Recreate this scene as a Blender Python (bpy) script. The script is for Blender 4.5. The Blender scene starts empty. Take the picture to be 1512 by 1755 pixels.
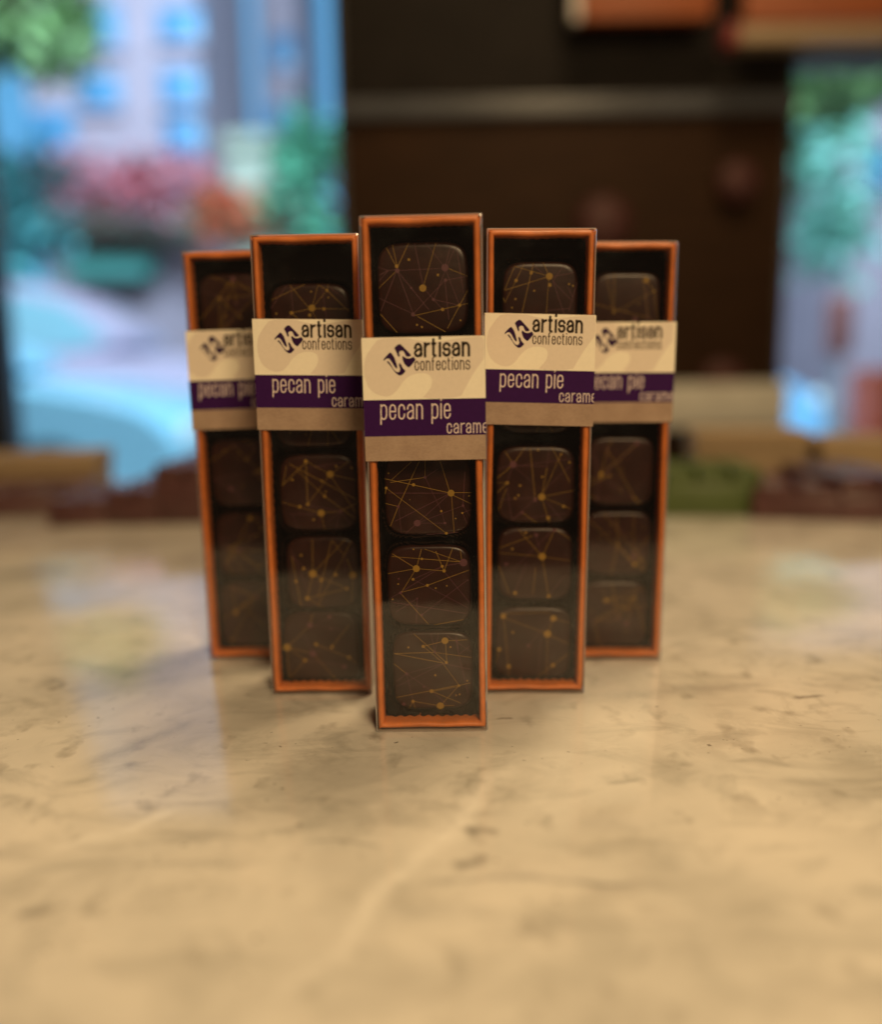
import bpy, bmesh, math, random
from mathutils import Vector, Matrix

scene = bpy.context.scene
COL = scene.collection
R = math.radians

# ------------------------------------------------------------------ camera
PW, PH = 1512.0, 1755.0          # photograph size in pixels
FPX = 1500.0                     # focal length in those pixels
PITCH, ROLL, CAMH = R(9.660907), R(-0.865704), 0.132017
_f = Vector((0, math.cos(PITCH), -math.sin(PITCH)))
_u0 = Vector((0, math.sin(PITCH), math.cos(PITCH)))
_r0 = Vector((1, 0, 0))
_r = _r0 * math.cos(ROLL) + _u0 * math.sin(ROLL)
_u = -_r0 * math.sin(ROLL) + _u0 * math.cos(ROLL)
EYE = Vector((0, 0, CAMH))
cam_data = bpy.data.cameras.new('camera')
cam = bpy.data.objects.new('camera', cam_data)
COL.objects.link(cam)
m = Matrix.Identity(4)
for i in range(3):
    m[i][0], m[i][1], m[i][2], m[i][3] = _r[i], _u[i], -_f[i], EYE[i]
cam.matrix_world = m
cam_data.sensor_fit = 'HORIZONTAL'
cam_data.sensor_width = 36.0
cam_data.lens = 36.0 * FPX / PW
cam_data.clip_start = 0.01
cam_data.clip_end = 300
cam_data.dof.use_dof = True
cam_data.dof.focus_distance = 0.3125
cam_data.dof.aperture_fstop = 2.9
scene.camera = cam

# ------------------------------------------------------------------ world, lamps, exposure
world = bpy.data.worlds.new('World')
scene.world = world
world.use_nodes = True
bg = world.node_tree.nodes['Background']
bg.inputs['Color'].default_value = (1.0, 0.66, 0.40, 1)
bg.inputs['Strength'].default_value = 0.05

def area(name, loc, target, size, power, color, size_y=None):
    d = bpy.data.lights.new(name, 'AREA')
    d.energy = power
    d.color = color
    d.size = size
    if size_y:
        d.shape = 'RECTANGLE'
        d.size_y = size_y
    o = bpy.data.objects.new(name, d)
    COL.objects.link(o)
    o.location = loc
    o.rotation_euler = (Vector(target) - Vector(loc)).to_track_quat('-Z', 'Y').to_euler()
    return o

WARM = (1.0, 0.715, 0.385)
area('ceiling_lamp_front', (0.45, -1.05, 1.0), (0, 0.33, 0.05), 0.5, 23.5, WARM)
area('ceiling_lamp_over', (0.30, 0.78, 1.58), (0.1, 0.62, 0.0), 0.4, 15.5, WARM)
area('street_daylight', (0, 3.0, 8.0), (0, 12.7, 5.5), 10.0, 5200, (0.64, 0.86, 1.0), 4.0)

scene.view_settings.view_transform = 'Standard'
scene.view_settings.look = 'None'
scene.view_settings.exposure = 0.0
scene.view_settings.gamma = 1.0
scene.view_settings.use_curve_mapping = False
scene.render.engine = 'CYCLES'
scene.cycles.use_denoising = True
scene.cycles.max_bounces = 10
scene.cycles.transparent_max_bounces = 32
scene.cycles.caustics_reflective = False
scene.cycles.caustics_refractive = False
scene.cycles.sample_clamp_indirect = 4.0

# ------------------------------------------------------------------ helpers
def ray(px, py):
    return (_f * FPX + _r * (px - PW / 2) + _u * (PH / 2 - py)).normalized()

def at(px, py, Y):
    d = ray(px, py)
    return EYE + d * (Y / d.y)

def on_counter(px, py):
    d = ray(px, py)
    return EYE + d * (-EYE.z / d.z)

class NT:
    def __init__(s, name):
        s.m = bpy.data.materials.new(name)
        s.m.use_nodes = True
        s.t = s.m.node_tree
        s.t.nodes.clear()
        s.out = s.n('ShaderNodeOutputMaterial')
    def n(s, typ, **kw):
        x = s.t.nodes.new(typ)
        for k, v in kw.items():
            if k.startswith('i_'):
                x.inputs[k[2:].replace('_', ' ')].default_value = v
            else:
                setattr(x, k, v)
        return x
    def l(s, a, b):
        s.t.links.new(a, b)
    def math(s, op, a, b=None, clamp=False):
        x = s.n('ShaderNodeMath', operation=op, use_clamp=clamp)
        for i, v in enumerate((a, b)):
            if v is None:
                continue
            if isinstance(v, (int, float)):
                x.inputs[i].default_value = v
            else:
                s.l(v, x.inputs[i])
        return x.outputs[0]
    def ramp(s, fac, stops):
        x = s.n('ShaderNodeValToRGB')
        e = x.color_ramp.elements
        while len(e) < len(stops):
            e.new(0.5)
        for k, (p, c) in enumerate(stops):
            e[k].position = p
            e[k].color = (*c, 1) if len(c) == 3 else c
        s.l(fac, x.inputs[0])
        return x.outputs[0]
    def mix(s, fac, a, b, mode='MIX'):
        x = s.n('ShaderNodeMix', data_type='RGBA', blend_type=mode)
        for i, v in ((0, fac), (6, a), (7, b)):
            if isinstance(v, (int, float)):
                x.inputs[i].default_value = v
            elif isinstance(v, tuple):
                x.inputs[i].default_value = (*v, 1) if len(v) == 3 else v
            else:
                s.l(v, x.inputs[i])
        return x.outputs[2]

MATS = {}
def mat(name, color, rough=0.5, var=0.0, vscale=40.0, bump=0.0, bscale=400.0, metallic=0.0, ior=1.45, stretch=(1, 1, 1), coat=0.0):
    if name in MATS:
        return MATS[name]
    t = NT(name)
    p = t.n('ShaderNodeBsdfPrincipled')
    p.inputs['Base Color'].default_value = (*color, 1)
    p.inputs['Roughness'].default_value = rough
    p.inputs['Metallic'].default_value = metallic
    p.inputs['IOR'].default_value = ior
    p.inputs['Coat Weight'].default_value = coat
    t.l(p.outputs[0], t.out.inputs[0])
    if var or bump:
        tc = t.n('ShaderNodeTexCoord')
        mp = t.n('ShaderNodeMapping')
        mp.inputs['Scale'].default_value = stretch
        t.l(tc.outputs['Object'], mp.inputs[0])
    if var:
        nz = t.n('ShaderNodeTexNoise', i_Scale=vscale, i_Detail=6.0, i_Roughness=0.65)
        t.l(mp.outputs[0], nz.inputs['Vector'])
        lo = tuple(c * (1 - var) for c in color)
        hi = tuple(min(1, c * (1 + var)) for c in color)
        t.l(t.ramp(nz.outputs['Fac'], [(0.3, lo), (0.7, hi)]), p.inputs['Base Color'])
    if bump:
        nb = t.n('ShaderNodeTexNoise', i_Scale=bscale, i_Detail=4.0)
        t.l(mp.outputs[0], nb.inputs['Vector'])
        b = t.n('ShaderNodeBump', i_Strength=bump, i_Distance=0.0005)
        t.l(nb.outputs['Fac'], b.inputs['Height'])
        t.l(b.outputs[0], p.inputs['Normal'])
    MATS[name] = t.m
    return t.m

def thin_clear(name, tint, gain=2.0, rough=0.03, haze=0.0, ripple=0.0, dust=False):
    """a thin clear sheet: Schlick reflection of both faces over straight transmission"""
    t = NT(name)
    geo = t.n('ShaderNodeNewGeometry')
    dot = t.n('ShaderNodeVectorMath', operation='DOT_PRODUCT')
    t.l(geo.outputs['Incoming'], dot.inputs[0])
    nrm = geo.outputs['Normal']
    t.l(nrm, dot.inputs[1])
    c = t.math('ABSOLUTE', dot.outputs['Value'])
    k = t.math('POWER', t.math('SUBTRACT', 1.0, c, True), 5.0)
    F = t.math('ADD', t.math('MULTIPLY', k, 0.96), 0.042)
    F = t.math('MULTIPLY', F, gain, True)
    tr = t.n('ShaderNodeBsdfTransparent')
    tr.inputs[0].default_value = (*tint, 1)
    gl = t.n('ShaderNodeBsdfGlossy', i_Roughness=rough)
    if ripple:
        tc = t.n('ShaderNodeTexCoord')
        nb = t.n('ShaderNodeTexNoise', i_Scale=60.0, i_Detail=2.0)
        t.l(tc.outputs['Object'], nb.inputs['Vector'])
        b = t.n('ShaderNodeBump', i_Strength=ripple, i_Distance=0.001)
        t.l(nb.outputs['Fac'], b.inputs['Height'])
        t.l(b.outputs[0], gl.inputs['Normal'])
    mx = t.n('ShaderNodeMixShader')
    t.l(F, mx.inputs[0]); t.l(tr.outputs[0], mx.inputs[1]); t.l(gl.outputs[0], mx.inputs[2])
    last = mx.outputs[0]
    if haze:
        df = t.n('ShaderNodeBsdfDiffuse')
        df.inputs[0].default_value = (0.8, 0.8, 0.8, 1)
        m2 = t.n('ShaderNodeMixShader')
        m2.inputs[0].default_value = haze
        t.l(last, m2.inputs[1]); t.l(df.outputs[0], m2.inputs[2])
        last = m2.outputs[0]
    if dust:
        tc = t.n('ShaderNodeTexCoord')
        vo = t.n('ShaderNodeTexVoronoi', i_Scale=260.0)
        t.l(tc.outputs['Object'], vo.inputs['Vector'])
        near = t.math('LESS_THAN', vo.outputs['Distance'], 0.055)
        sep = t.n('ShaderNodeSeparateColor')
        t.l(vo.outputs['Color'], sep.inputs[0])
        pick = t.math('GREATER_THAN', sep.outputs[0], 0.90)
        sm = t.n('ShaderNodeTexNoise', i_Scale=45.0, i_Detail=5.0)
        t.l(tc.outputs['Object'], sm.inputs['Vector'])
        smear = t.ramp(sm.outputs['Fac'], [(0.50, (0, 0, 0)), (0.75, (0.012, 0.012, 0.012))])
        df = t.n('ShaderNodeBsdfDiffuse')
        df.inputs[0].default_value = (0.8, 0.8, 0.8, 1)
        m3 = t.n('ShaderNodeMixShader')
        t.l(t.math('ADD', t.math('MULTIPLY', t.math('MULTIPLY', near, pick), 0.35), smear), m3.inputs[0])
        t.l(last, m3.inputs[1]); t.l(df.outputs[0], m3.inputs[2])
        last = m3.outputs[0]
    t.l(last, t.out.inputs[0])
    return t.m

def tag(o, label=None, cat=None, group=None, kind=None):
    if label: o['label'] = label
    if cat: o['category'] = cat
    if group: o['group'] = group
    if kind: o['kind'] = kind
    return o

def empty(name, mw=None):
    o = bpy.data.objects.new(name, None)
    o.empty_display_size = 0.02
    COL.objects.link(o)
    if mw is not None:
        o.matrix_world = mw if isinstance(mw, Matrix) else Matrix.Translation(mw)
    return o

def link(name, bm, mats, parent=None, smooth=True, mw=None):
    me = bpy.data.meshes.new(name)
    bmesh.ops.recalc_face_normals(bm, faces=bm.faces) if getattr(bm, 'recalc', True) is True and not isinstance(bm, FlatBM) else None
    b = bm.bm if isinstance(bm, FlatBM) else bm
    b.to_mesh(me)
    b.free()
    for x in (mats if isinstance(mats, (list, tuple)) else [mats]):
        me.materials.append(x)
    if smooth:
        for p in me.polygons:
            p.use_smooth = True
        try:
            me.set_sharp_from_angle(angle=R(38))
        except Exception:
            pass
    o = bpy.data.objects.new(name, me)
    COL.objects.link(o)
    if parent is not None:
        o.parent = parent
    if mw is not None:
        if parent is not None:
            o.matrix_local = mw
        else:
            o.matrix_world = mw
    return o

class FlatBM:
    """wrapper that keeps the face directions as made"""
    def __init__(s, bm): s.bm = bm

def bx(bm, c, s, rz=0.0, mi=0, bevel=0.0, seg=2):
    mw = Matrix.Translation(Vector(c)) @ Matrix.Rotation(rz, 4, 'Z') @ Matrix.Diagonal((*s, 1))
    g = bmesh.ops.create_cube(bm, size=1.0, matrix=mw)
    vs = g['verts']
    fs = {f for v in vs for f in v.link_faces}
    if bevel:
        es = {e for v in vs for e in v.link_edges}
        r = bmesh.ops.bevel(bm, geom=list(es), offset=bevel, segments=seg, affect='EDGES', profile=0.5)
        fs |= set(r['faces'])
    for f in fs:
        if f.is_valid:
            f.material_index = mi
    return bm

def box(c, s, rz=0.0, bevel=0.0, seg=2):
    return bx(bmesh.new(), c, s, rz, 0, bevel, seg)

def tube(bm, a, b, r, n=16, r2=None):
    a, b = Vector(a), Vector(b)
    d = b - a
    mw = Matrix.Translation((a + b) / 2) @ d.to_track_quat('Z', 'Y').to_matrix().to_4x4()
    bmesh.ops.create_cone(bm, cap_ends=True, segments=n, radius1=r, radius2=r if r2 is None else r2, depth=d.length, matrix=mw)
    return bm

def loft(bm, loops, cap0=False, cap1=False, mi=0):
    rings = [[bm.verts.new(p) for p in lp] for lp in loops]
    n = len(rings[0])
    for a, b in zip(rings, rings[1:]):
        for i in range(n):
            f = bm.faces.new((a[i], a[(i + 1) % n], b[(i + 1) % n], b[i]))
            f.material_index = mi
    if cap0: bm.faces.new(rings[0]).material_index = mi
    if cap1: bm.faces.new(list(reversed(rings[-1]))).material_index = mi
    return rings

def rrect(x0, x1, z0, z1, r, y, n=5):
    """rounded rectangle in the x-z plane at depth y"""
    pts = []
    for cx, cz, a0 in ((x1 - r, z1 - r, 0), (x0 + r, z1 - r, 90), (x0 + r, z0 + r, 180), (x1 - r, z0 + r, 270)):
        for k in range(n + 1):
            a = R(a0 + 90.0 * k / n)
            pts.append(Vector((cx + r * math.cos(a), y, cz + r * math.sin(a))))
    return pts

# ------------------------------------------------------------------ materials
def cxy(px, py):
    q = on_counter(px, py)
    return (q.x, q.y)
PALEV, GREYV, DARKV = (0.86, 0.82, 0.75), (0.27, 0.255, 0.235), (0.13, 0.115, 0.10)
VEINS = [(cxy(900, 1290), cxy(440, 1740), 0.0050, 0.85, PALEV),
         (cxy(80, 1470), cxy(330, 1370), 0.0040, 0.8, PALEV),
         (cxy(690, 1505), cxy(1150, 1512), 0.0022, 0.75, GREYV),
         (cxy(520, 1440), cxy(660, 1455), 0.0016, 0.7, GREYV),
         (cxy(795, 1432), cxy(860, 1424), 0.0036, 0.62, DARKV),
         (cxy(770, 1482), cxy(845, 1476), 0.0032, 0.62, DARKV),
         (cxy(20, 1575), cxy(95, 1555), 0.0032, 0.65, DARKV),
         (cxy(1030, 1340), cxy(1100, 1330), 0.0020, 0.6, DARKV),
         (cxy(1360, 1200), cxy(1420, 1193), 0.0026, 0.8, DARKV),
         (cxy(850, 1234), cxy(882, 1232), 0.0016, 0.9, (0.12, 0.075, 0.045)),
         (cxy(930, 1200), cxy(1350, 1168), 0.0080, 0.5, GREYV),
         (cxy(100, 1330), cxy(360, 1225), 0.0060, 0.5, GREYV)]
def marble():
    t = NT('cream marble')
    tc = t.n('ShaderNodeTexCoord')
    def noise(scale, detail=6.0, rough=0.6, dist=0.0, sc=(1, 1, 1), rot=0.0, loc=(0, 0, 0)):
        mp = t.n('ShaderNodeMapping')
        mp.inputs['Scale'].default_value = sc
        mp.inputs['Rotation'].default_value = (0, 0, rot)
        mp.inputs['Location'].default_value = loc
        t.l(tc.outputs['Object'], mp.inputs[0])
        nz = t.n('ShaderNodeTexNoise', i_Scale=scale, i_Detail=detail, i_Roughness=rough, i_Distortion=dist)
        t.l(mp.outputs[0], nz.inputs['Vector'])
        return nz.outputs['Fac']
    cloud = noise(14, 5, 0.55, 0.6)
    col = t.ramp(cloud, [(0.30, (0.52, 0.49, 0.435)), (0.48, (0.66, 0.625, 0.56)), (0.70, (0.78, 0.73, 0.65))])
    # soft grey patches
    patch = noise(26, 6, 0.62, 1.2, (1.0, 1.7, 1), 0.5, (3, 1, 0))
    col = t.mix(t.ramp(patch, [(0.50, (0, 0, 0)), (0.72, (0.7, 0.7, 0.7))]), col, (0.42, 0.40, 0.355))
    # veins: narrow band of a stretched noise
    def vein(scale, rot, sc, w, loc):
        v = noise(scale, 6, 0.58, 1.5, sc, rot, loc)
        d = t.math('ABSOLUTE', t.math('SUBTRACT', v, 0.5))
        return t.math('SUBTRACT', 1.0, t.math('DIVIDE', d, w, True), True)
    msk = noise(11, 3, 0.5, 0.0, (1, 1, 1), 0, (7, 2, 0))
    gate = t.ramp(msk, [(0.48, (0, 0, 0)), (0.66, (1, 1, 1))])
    v1 = t.math('MULTIPLY', vein(9, 0.35, (1, 2.2, 1), 0.06, (1, 4, 0)), gate)
    v2 = t.math('MULTIPLY', vein(22, -0.6, (1, 1.6, 1), 0.040, (2, 8, 0)), t.ramp(noise(17, 3, 0.5, 0, (1, 1, 1), 0, (2, 9, 0)), [(0.5, (0, 0, 0)), (0.68, (0.8, 0.8, 0.8))]))
    col = t.mix(t.math('MULTIPLY', v1, 0.34), col, (0.21, 0.19, 0.165))
    col = t.mix(t.math('MULTIPLY', v2, 0.28), col, (0.24, 0.215, 0.18))
    # small dark mineral freckles
    sp = noise(75, 3, 0.5, 0.2, (1, 0.75, 1), 0.3, (5, 5, 0))
    col = t.mix(t.math('MULTIPLY', t.ramp(sp, [(0.60, (0, 0, 0)), (0.78, (1, 1, 1))]), 0.6), col, (0.20, 0.175, 0.14))
    sp2 = noise(320, 2, 0.5, 0.0, (1, 1, 1), 0, (9, 3, 0))
    gate2 = t.ramp(noise(30, 2, 0.5, 0, (1, 1, 1), 0, (4, 4, 0)), [(0.5, (0, 0, 0)), (0.6, (1, 1, 1))])
    col = t.mix(t.math('MULTIPLY', t.math('MULTIPLY', t.ramp(sp2, [(0.69, (0, 0, 0)), (0.73, (1, 1, 1))]), gate2), 0.75), col, (0.10, 0.08, 0.06))
    # a few single veins of this slab, given by their two ends on the counter
    sep = t.n('ShaderNodeSeparateXYZ')
    t.l(tc.outputs['Object'], sep.inputs[0])
    wob = t.math('MULTIPLY', t.math('SUBTRACT', noise(30, 5, 0.6, 0, (1, 1, 1), 0, (6, 6, 0)), 0.5), 0.022)
    for (ax, ay), (bx_, by), wd, stg, cc in VEINS:
        dx, dy = bx_ - ax, by - ay
        ln = math.hypot(dx, dy)
        nx, ny = -dy / ln, dx / ln
        def lin(kx, ky, k0):
            return t.math('ADD', t.math('ADD', t.math('MULTIPLY', sep.outputs[0], kx), t.math('MULTIPLY', sep.outputs[1], ky)), k0)
        d = t.math('ABSOLUTE', t.math('ADD', lin(nx, ny, -(nx * ax + ny * ay)), wob))
        across = t.math('SUBTRACT', 1.0, t.math('DIVIDE', d, wd, True), True)
        along = lin(dx / ln ** 2, dy / ln ** 2, -(dx * ax + dy * ay) / ln ** 2)
        ends = t.math('MULTIPLY', t.math('MULTIPLY', along, 5.0, True), t.math('MULTIPLY', t.math('SUBTRACT', 1.0, along), 5.0, True))
        brk = t.ramp(noise(60, 4, 0.6, 0, (1, 1, 1), 0, (1, 3, 0)), [(0.35, (0.35, 0.35, 0.35)), (0.6, (1, 1, 1))])
        col = t.mix(t.math('MULTIPLY', t.math('MULTIPLY', t.math('MULTIPLY', across, ends), brk), stg), col, cc)
    p = t.n('ShaderNodeBsdfPrincipled')
    t.l(col, p.inputs['Base Color'])
    p.inputs['IOR'].default_value = 1.58
    t.l(t.ramp(noise(40, 4, 0.6), [(0.3, (0.07, 0.07, 0.07)), (0.7, (0.13, 0.13, 0.13))]), p.inputs['Roughness'])
    t.l(p.outputs[0], t.out.inputs[0])
    return t.m

def kraft():
    t = NT('kraft paper')
    tc = t.n('ShaderNodeTexCoord')
    mp = t.n('ShaderNodeMapping')
    mp.inputs['Scale'].default_value = (1, 1, 3)
    t.l(tc.outputs['Object'], mp.inputs[0])
    nz = t.n('ShaderNodeTexNoise', i_Scale=900.0, i_Detail=4.0, i_Roughness=0.7)
    t.l(mp.outputs[0], nz.inputs['Vector'])
    n2 = t.n('ShaderNodeTexNoise', i_Scale=120.0, i_Detail=3.0)
    t.l(tc.outputs['Object'], n2.inputs['Vector'])
    c = t.ramp(nz.outputs['Fac'], [(0.3, (0.25, 0.165, 0.115)), (0.7, (0.39, 0.275, 0.195))])
    c = t.mix(0.35, c, t.ramp(n2.outputs['Fac'], [(0.35, (0.25, 0.165, 0.12)), (0.65, (0.39, 0.28, 0.205))]))
    p = t.n('ShaderNodeBsdfPrincipled', i_Roughness=0.75)
    t.l(c, p.inputs['Base Color'])
    t.l(p.outputs[0], t.out.inputs[0])
    return t.m

def emission(name, col, s):
    t = NT(name)
    e = t.n('ShaderNodeEmission')
    e.inputs[0].default_value = (*col, 1)
    e.inputs[1].default_value = s
    t.l(e.outputs[0], t.out.inputs[0])
    return t.m

M_MARBLE = marble()
M_KRAFT = kraft()
M_ORANGE = mat('orange paper', (0.66, 0.185, 0.04), 0.40, 0.17, 160, 0.15, 1200)
M_CLEAR = thin_clear('clear sleeve plastic', (0.965, 0.96, 0.95), 2.7, 0.02, ripple=0.10, dust=True)
M_CREASE = thin_clear('creased sleeve edge', (0.95, 0.94, 0.93), 4.0, 0.18, 0.20)
M_PANE = thin_clear('window glass', (0.93, 0.96, 0.97), 1.6, 0.01)
M_CHOC = mat('dark chocolate', (0.027, 0.0075, 0.0046), 0.32, 0.35, 120, 0.12, 260, ior=1.40)
M_GOLD = mat('gold cocoa butter', (0.28, 0.16, 0.017), 0.5)
M_PINK = mat('plum cocoa butter', (0.105, 0.034, 0.042), 0.5)
M_CUP = mat('dark glassine paper', (0.034, 0.018, 0.013), 0.24, 0.2, 300)
M_LINER = mat('dark liner paper', (0.011, 0.0062, 0.005), 0.22, 0.2, 300, 1.0, 110)
M_CREAM = mat('cream print', (0.82, 0.75, 0.60), 0.7, 0.03, 900)
M_TAN = mat('tan print', (0.70, 0.605, 0.50), 0.7, 0.03, 900)
M_PURPLE = mat('purple print', (0.034, 0.0055, 0.064), 0.6, 0.08, 700, ior=1.2)
M_LOGO = mat('logo print', (0.026, 0.006, 0.042), 0.6, ior=1.2)
M_INK = mat('brown black print', (0.030, 0.019, 0.012), 0.6, ior=1.2)
M_INK2 = mat('brown print', (0.055, 0.030, 0.015), 0.6, ior=1.2)
M_WHITEINK = mat('pale pink print', (0.70, 0.57, 0.55), 0.6)

# ------------------------------------------------------------------ setting: counter
c = box((0.05, 0.575, -0.015), (3.4, 0.89, 0.03), 0, 0.003, 3)
counter = link('countertop', c, M_MARBLE)
tag(counter, 'cream and grey veined marble countertop under the chocolate boxes', 'countertop', kind='structure')

# ------------------------------------------------------------------ lettering strokes
def arc(cx, cy, rx, ry, a0, a1, n=7):
    return [(cx + rx * math.cos(R(a0 + (a1 - a0) * k / n)), cy + ry * math.sin(R(a0 + (a1 - a0) * k / n))) for k in range(n + 1)]

def glyph(ch, w, s):
    """centre-line strokes of a condensed letter, x height 1, centre-line width w, stroke s"""
    b, t = s / 2, 1 - s / 2
    rx = w / 2
    ry = min(0.30, rx * 1.25)
    up = arc(rx, t - ry, rx, ry, 180, 0)           # left to right over the top
    dn = arc(rx, b + ry, rx, ry, 180, 360)         # left to right under the bottom
    if ch == 'o': return [up + dn[::-1] + [up[0]]]
    if ch == 'c': return [[(w, t - ry - 0.07)] + up[::-1] + dn + [(w, b + ry + 0.07)]]
    if ch == 'e': return [[(0, 0.53), (w, 0.53)] + [(w, t - ry)] + up[::-1][1:] + dn + [(w, b + ry + 0.04)]]
    if ch == 'n': return [[(0, 0), (0, 1)], [(0, t - ry)] + up[1:] + [(w, 0)]]
    if ch == 'm':
        k = 0.82
        u1 = [(x * k, y) for x, y in up]
        u2 = [(x + w * k, y) for x, y in u1]
        return [[(0, 0), (0, 1)], u1 + [(w * k, 0)], u2 + [(2 * w * k, 0)]]
    if ch == 'r': return [[(0, 0), (0, 1)], arc(w * 0.8, t - 0.3, w * 0.8, 0.3, 180, 95) + [(w * 0.85, t)]]
    if ch == 'a':
        bowl = [(w, 0.60), (w * 0.55, 0.53)] + arc(w * 0.5, 0.30, w * 0.5, 0.20, 105, 180, 4) + arc(w * 0.48, b + 0.20, w * 0.48, 0.20, 180, 300, 6) + [(w, 0.30)]
        top = arc(rx, t - ry, rx, ry, 175, 0)
        return [[(0, t - ry - 0.05)] + top + [(w, 0.12), (w + s * 0.28, b * 0.9)], bowl]
    if ch == 's':
        return [[(w, t - 0.24)] + arc(rx, t - 0.21, rx, 0.21, 0, 180) + arc(rx, t - 0.21, rx, 0.24, 180, 235, 3) + arc(rx, b + 0.23, rx, 0.25, 55, 0, 3) + arc(rx, b + 0.22, rx, 0.22, 0, -180) + [(0, b + 0.26)]]
    if ch == 't': return [[(0, 1.24), (0, b + 0.12)] + arc(w * 0.28, b + 0.12, w * 0.28, 0.12, 180, 270, 4) + [(w * 0.5, b)], [(-w * 0.36, t), (w * 0.46, t)]]
    if ch == 'f': return [[(0, 0), (0, 1.12)] + arc(w * 0.35, 1.14, w * 0.35, 0.15, 180, 95, 4) + [(w * 0.55, 1.29)], [(-w * 0.34, t), (w * 0.46, t)]]
    if ch == 'i': return [[(0, 0), (0, 1)], [(0, 1.16), (0, 1.16 + max(s * 1.05, 0.12))]]
    if ch == 'l': return [[(0, 0), (0, 1.36)]]
    if ch == 'p': return [[(0, -0.31), (0, 1)], [(0, t - ry)] + up[1:] + dn[::-1] + [(0, b + ry)]]
    return []

ADV = {'o': 1, 'c': .97, 'e': 1, 'n': 1, 'm': 1.64, 'r': .64, 'a': 1.02, 's': .96, 't': .46, 'f': .46, 'i': 0, 'l': 0, 'p': 1, ' ': .55}
PRE = {'t': .16, 'f': .16}

def text_strokes(txt, x0, x1, base, xh, wrel, s, gap):
    """strokes of a line of text fitted between x0 and x1 (design pixels, y down)"""
    xs, x = [], 0.0
    for ch in txt:
        x += PRE.get(ch, 0) * wrel
        xs.append(x)
        x += ADV[ch] * wrel + s + gap
    total = x - gap
    k = (x1 - x0) / total
    out = []
    for ch, gx in zip(txt, xs):
        for st in glyph(ch, wrel, s):
            out.append([(x0 + (gx + s / 2 + px) * k, base - py * xh) for px, py in st])
    return out, k

def ribbon(bm, pts, hw, mi, fn):
    """a flat stroke of half width hw (design px) along pts; fn maps a design point to 3D"""
    P = []
    for p in pts:
        v = Vector(p)
        if not P or (v - P[-1]).length > 1e-4:
            P.append(v)
    closed = (P[0] - P[-1]).length < 1e-3 and len(P) > 3
    if closed: P = P[:-1]
    n = len(P)
    L, Rr = [], []
    for i in range(n):
        a = P[i - 1] if (i > 0 or closed) else None
        c_ = P[(i + 1) % n] if (i < n - 1 or closed) else None
        d1 = (P[i] - a).normalized() if a is not None else None
        d2 = (c_ - P[i]).normalized() if c_ is not None else None
        d1 = d1 or d2; d2 = d2 or d1
        n1, n2 = Vector((-d1.y, d1.x)), Vector((-d2.y, d2.x))
        mt = n1 + n2
        if mt.length < 0.3:
            mt = n1
        mt.normalize()
        k = hw / max(0.55, mt.dot(n1))
        L.append(bm.verts.new(fn(P[i] + mt * k)))
        Rr.append(bm.verts.new(fn(P[i] - mt * k)))
    for i in range(n if closed else n - 1):
        j = (i + 1) % n
        bm.faces.new((L[i], L[j], Rr[j], Rr[i])).material_index = mi

def smooth_poly(pts, it=2):
    for _ in range(it):
        q = []
        for i in range(len(pts)):
            a, b = Vector(pts[i]), Vector(pts[(i + 1) % len(pts)])
            q += [tuple(a * 0.8 + b * 0.2), tuple(a * 0.2 + b * 0.8)]
        pts = q
    return pts

LOGO = [
 [(535,385),(600,320),(650,290),(690,285),(730,310),(975,560),(970,590),(930,610),(880,615),(850,600),(825,560),(800,500),(780,470),(740,455),(700,465),(670,490),(665,520),(680,560),(680,600),(655,615),(630,590),(600,500)],
 [(750,600),(770,590),(800,610),(850,645),(900,655),(960,650),(1010,625),(1035,610),(1070,645),(1095,690),(1070,735),(940,880),(910,885),(860,855),(800,790),(765,710),(748,650)],
 [(435,480),(490,540),(540,620),(580,730),(620,870),(610,905),(580,900),(545,860),(500,790),(460,720),(420,670),(380,645),(330,655),(290,685),(268,715),(258,690),(270,650),(330,580)],
 [(345,715),(375,710),(410,740),(450,800),(490,870),(530,935),(580,985),(620,1005),(660,995),(690,960),(690,920),(670,860),(655,810),(665,775),(690,770),(715,800),(740,860),(775,915),(830,965),(820,1000),(740,1075),(690,1090),(640,1075),(560,1010),(470,880),(390,780),(350,745)]]
LOGO = [[(640 + x / 15.12, 570 + y / 15.12) for x, y in p] for p in LOGO]
# the pale enlarged mark behind the logo
MARK = [(285,110),(215,190),(150,290),(134,390),(142,490),(180,590),(250,655),(340,684),(410,672),(470,620),(520,545),(585,485),(660,458),(740,456),(800,480),(822,530),(806,600),(765,655),(715,708),(1098,708),(1150,610),(1225,480),(1300,375),(1340,325),(1340,110),(1240,112),(1120,118),(900,150),(760,150),(640,128),(560,110)]
MARK = [(600 + x / 5.815, 560 + y / 5.815) for x, y in MARK]

# ------------------------------------------------------------------ the chocolate boxes
BW, BH, BD = 0.0406, 0.180, 0.030        # sleeve width, height, depth

def box_matrix(x, y, roll, yaw, lean):
    z = BW / 2 * abs(math.sin(R(roll)))
    return Matrix.Translation((x, y, z)) @ Matrix.Rotation(R(yaw), 4, 'Z') @ Matrix.Rotation(-R(lean), 4, 'X') @ Matrix.Rotation(R(roll), 4, 'Y')

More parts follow.
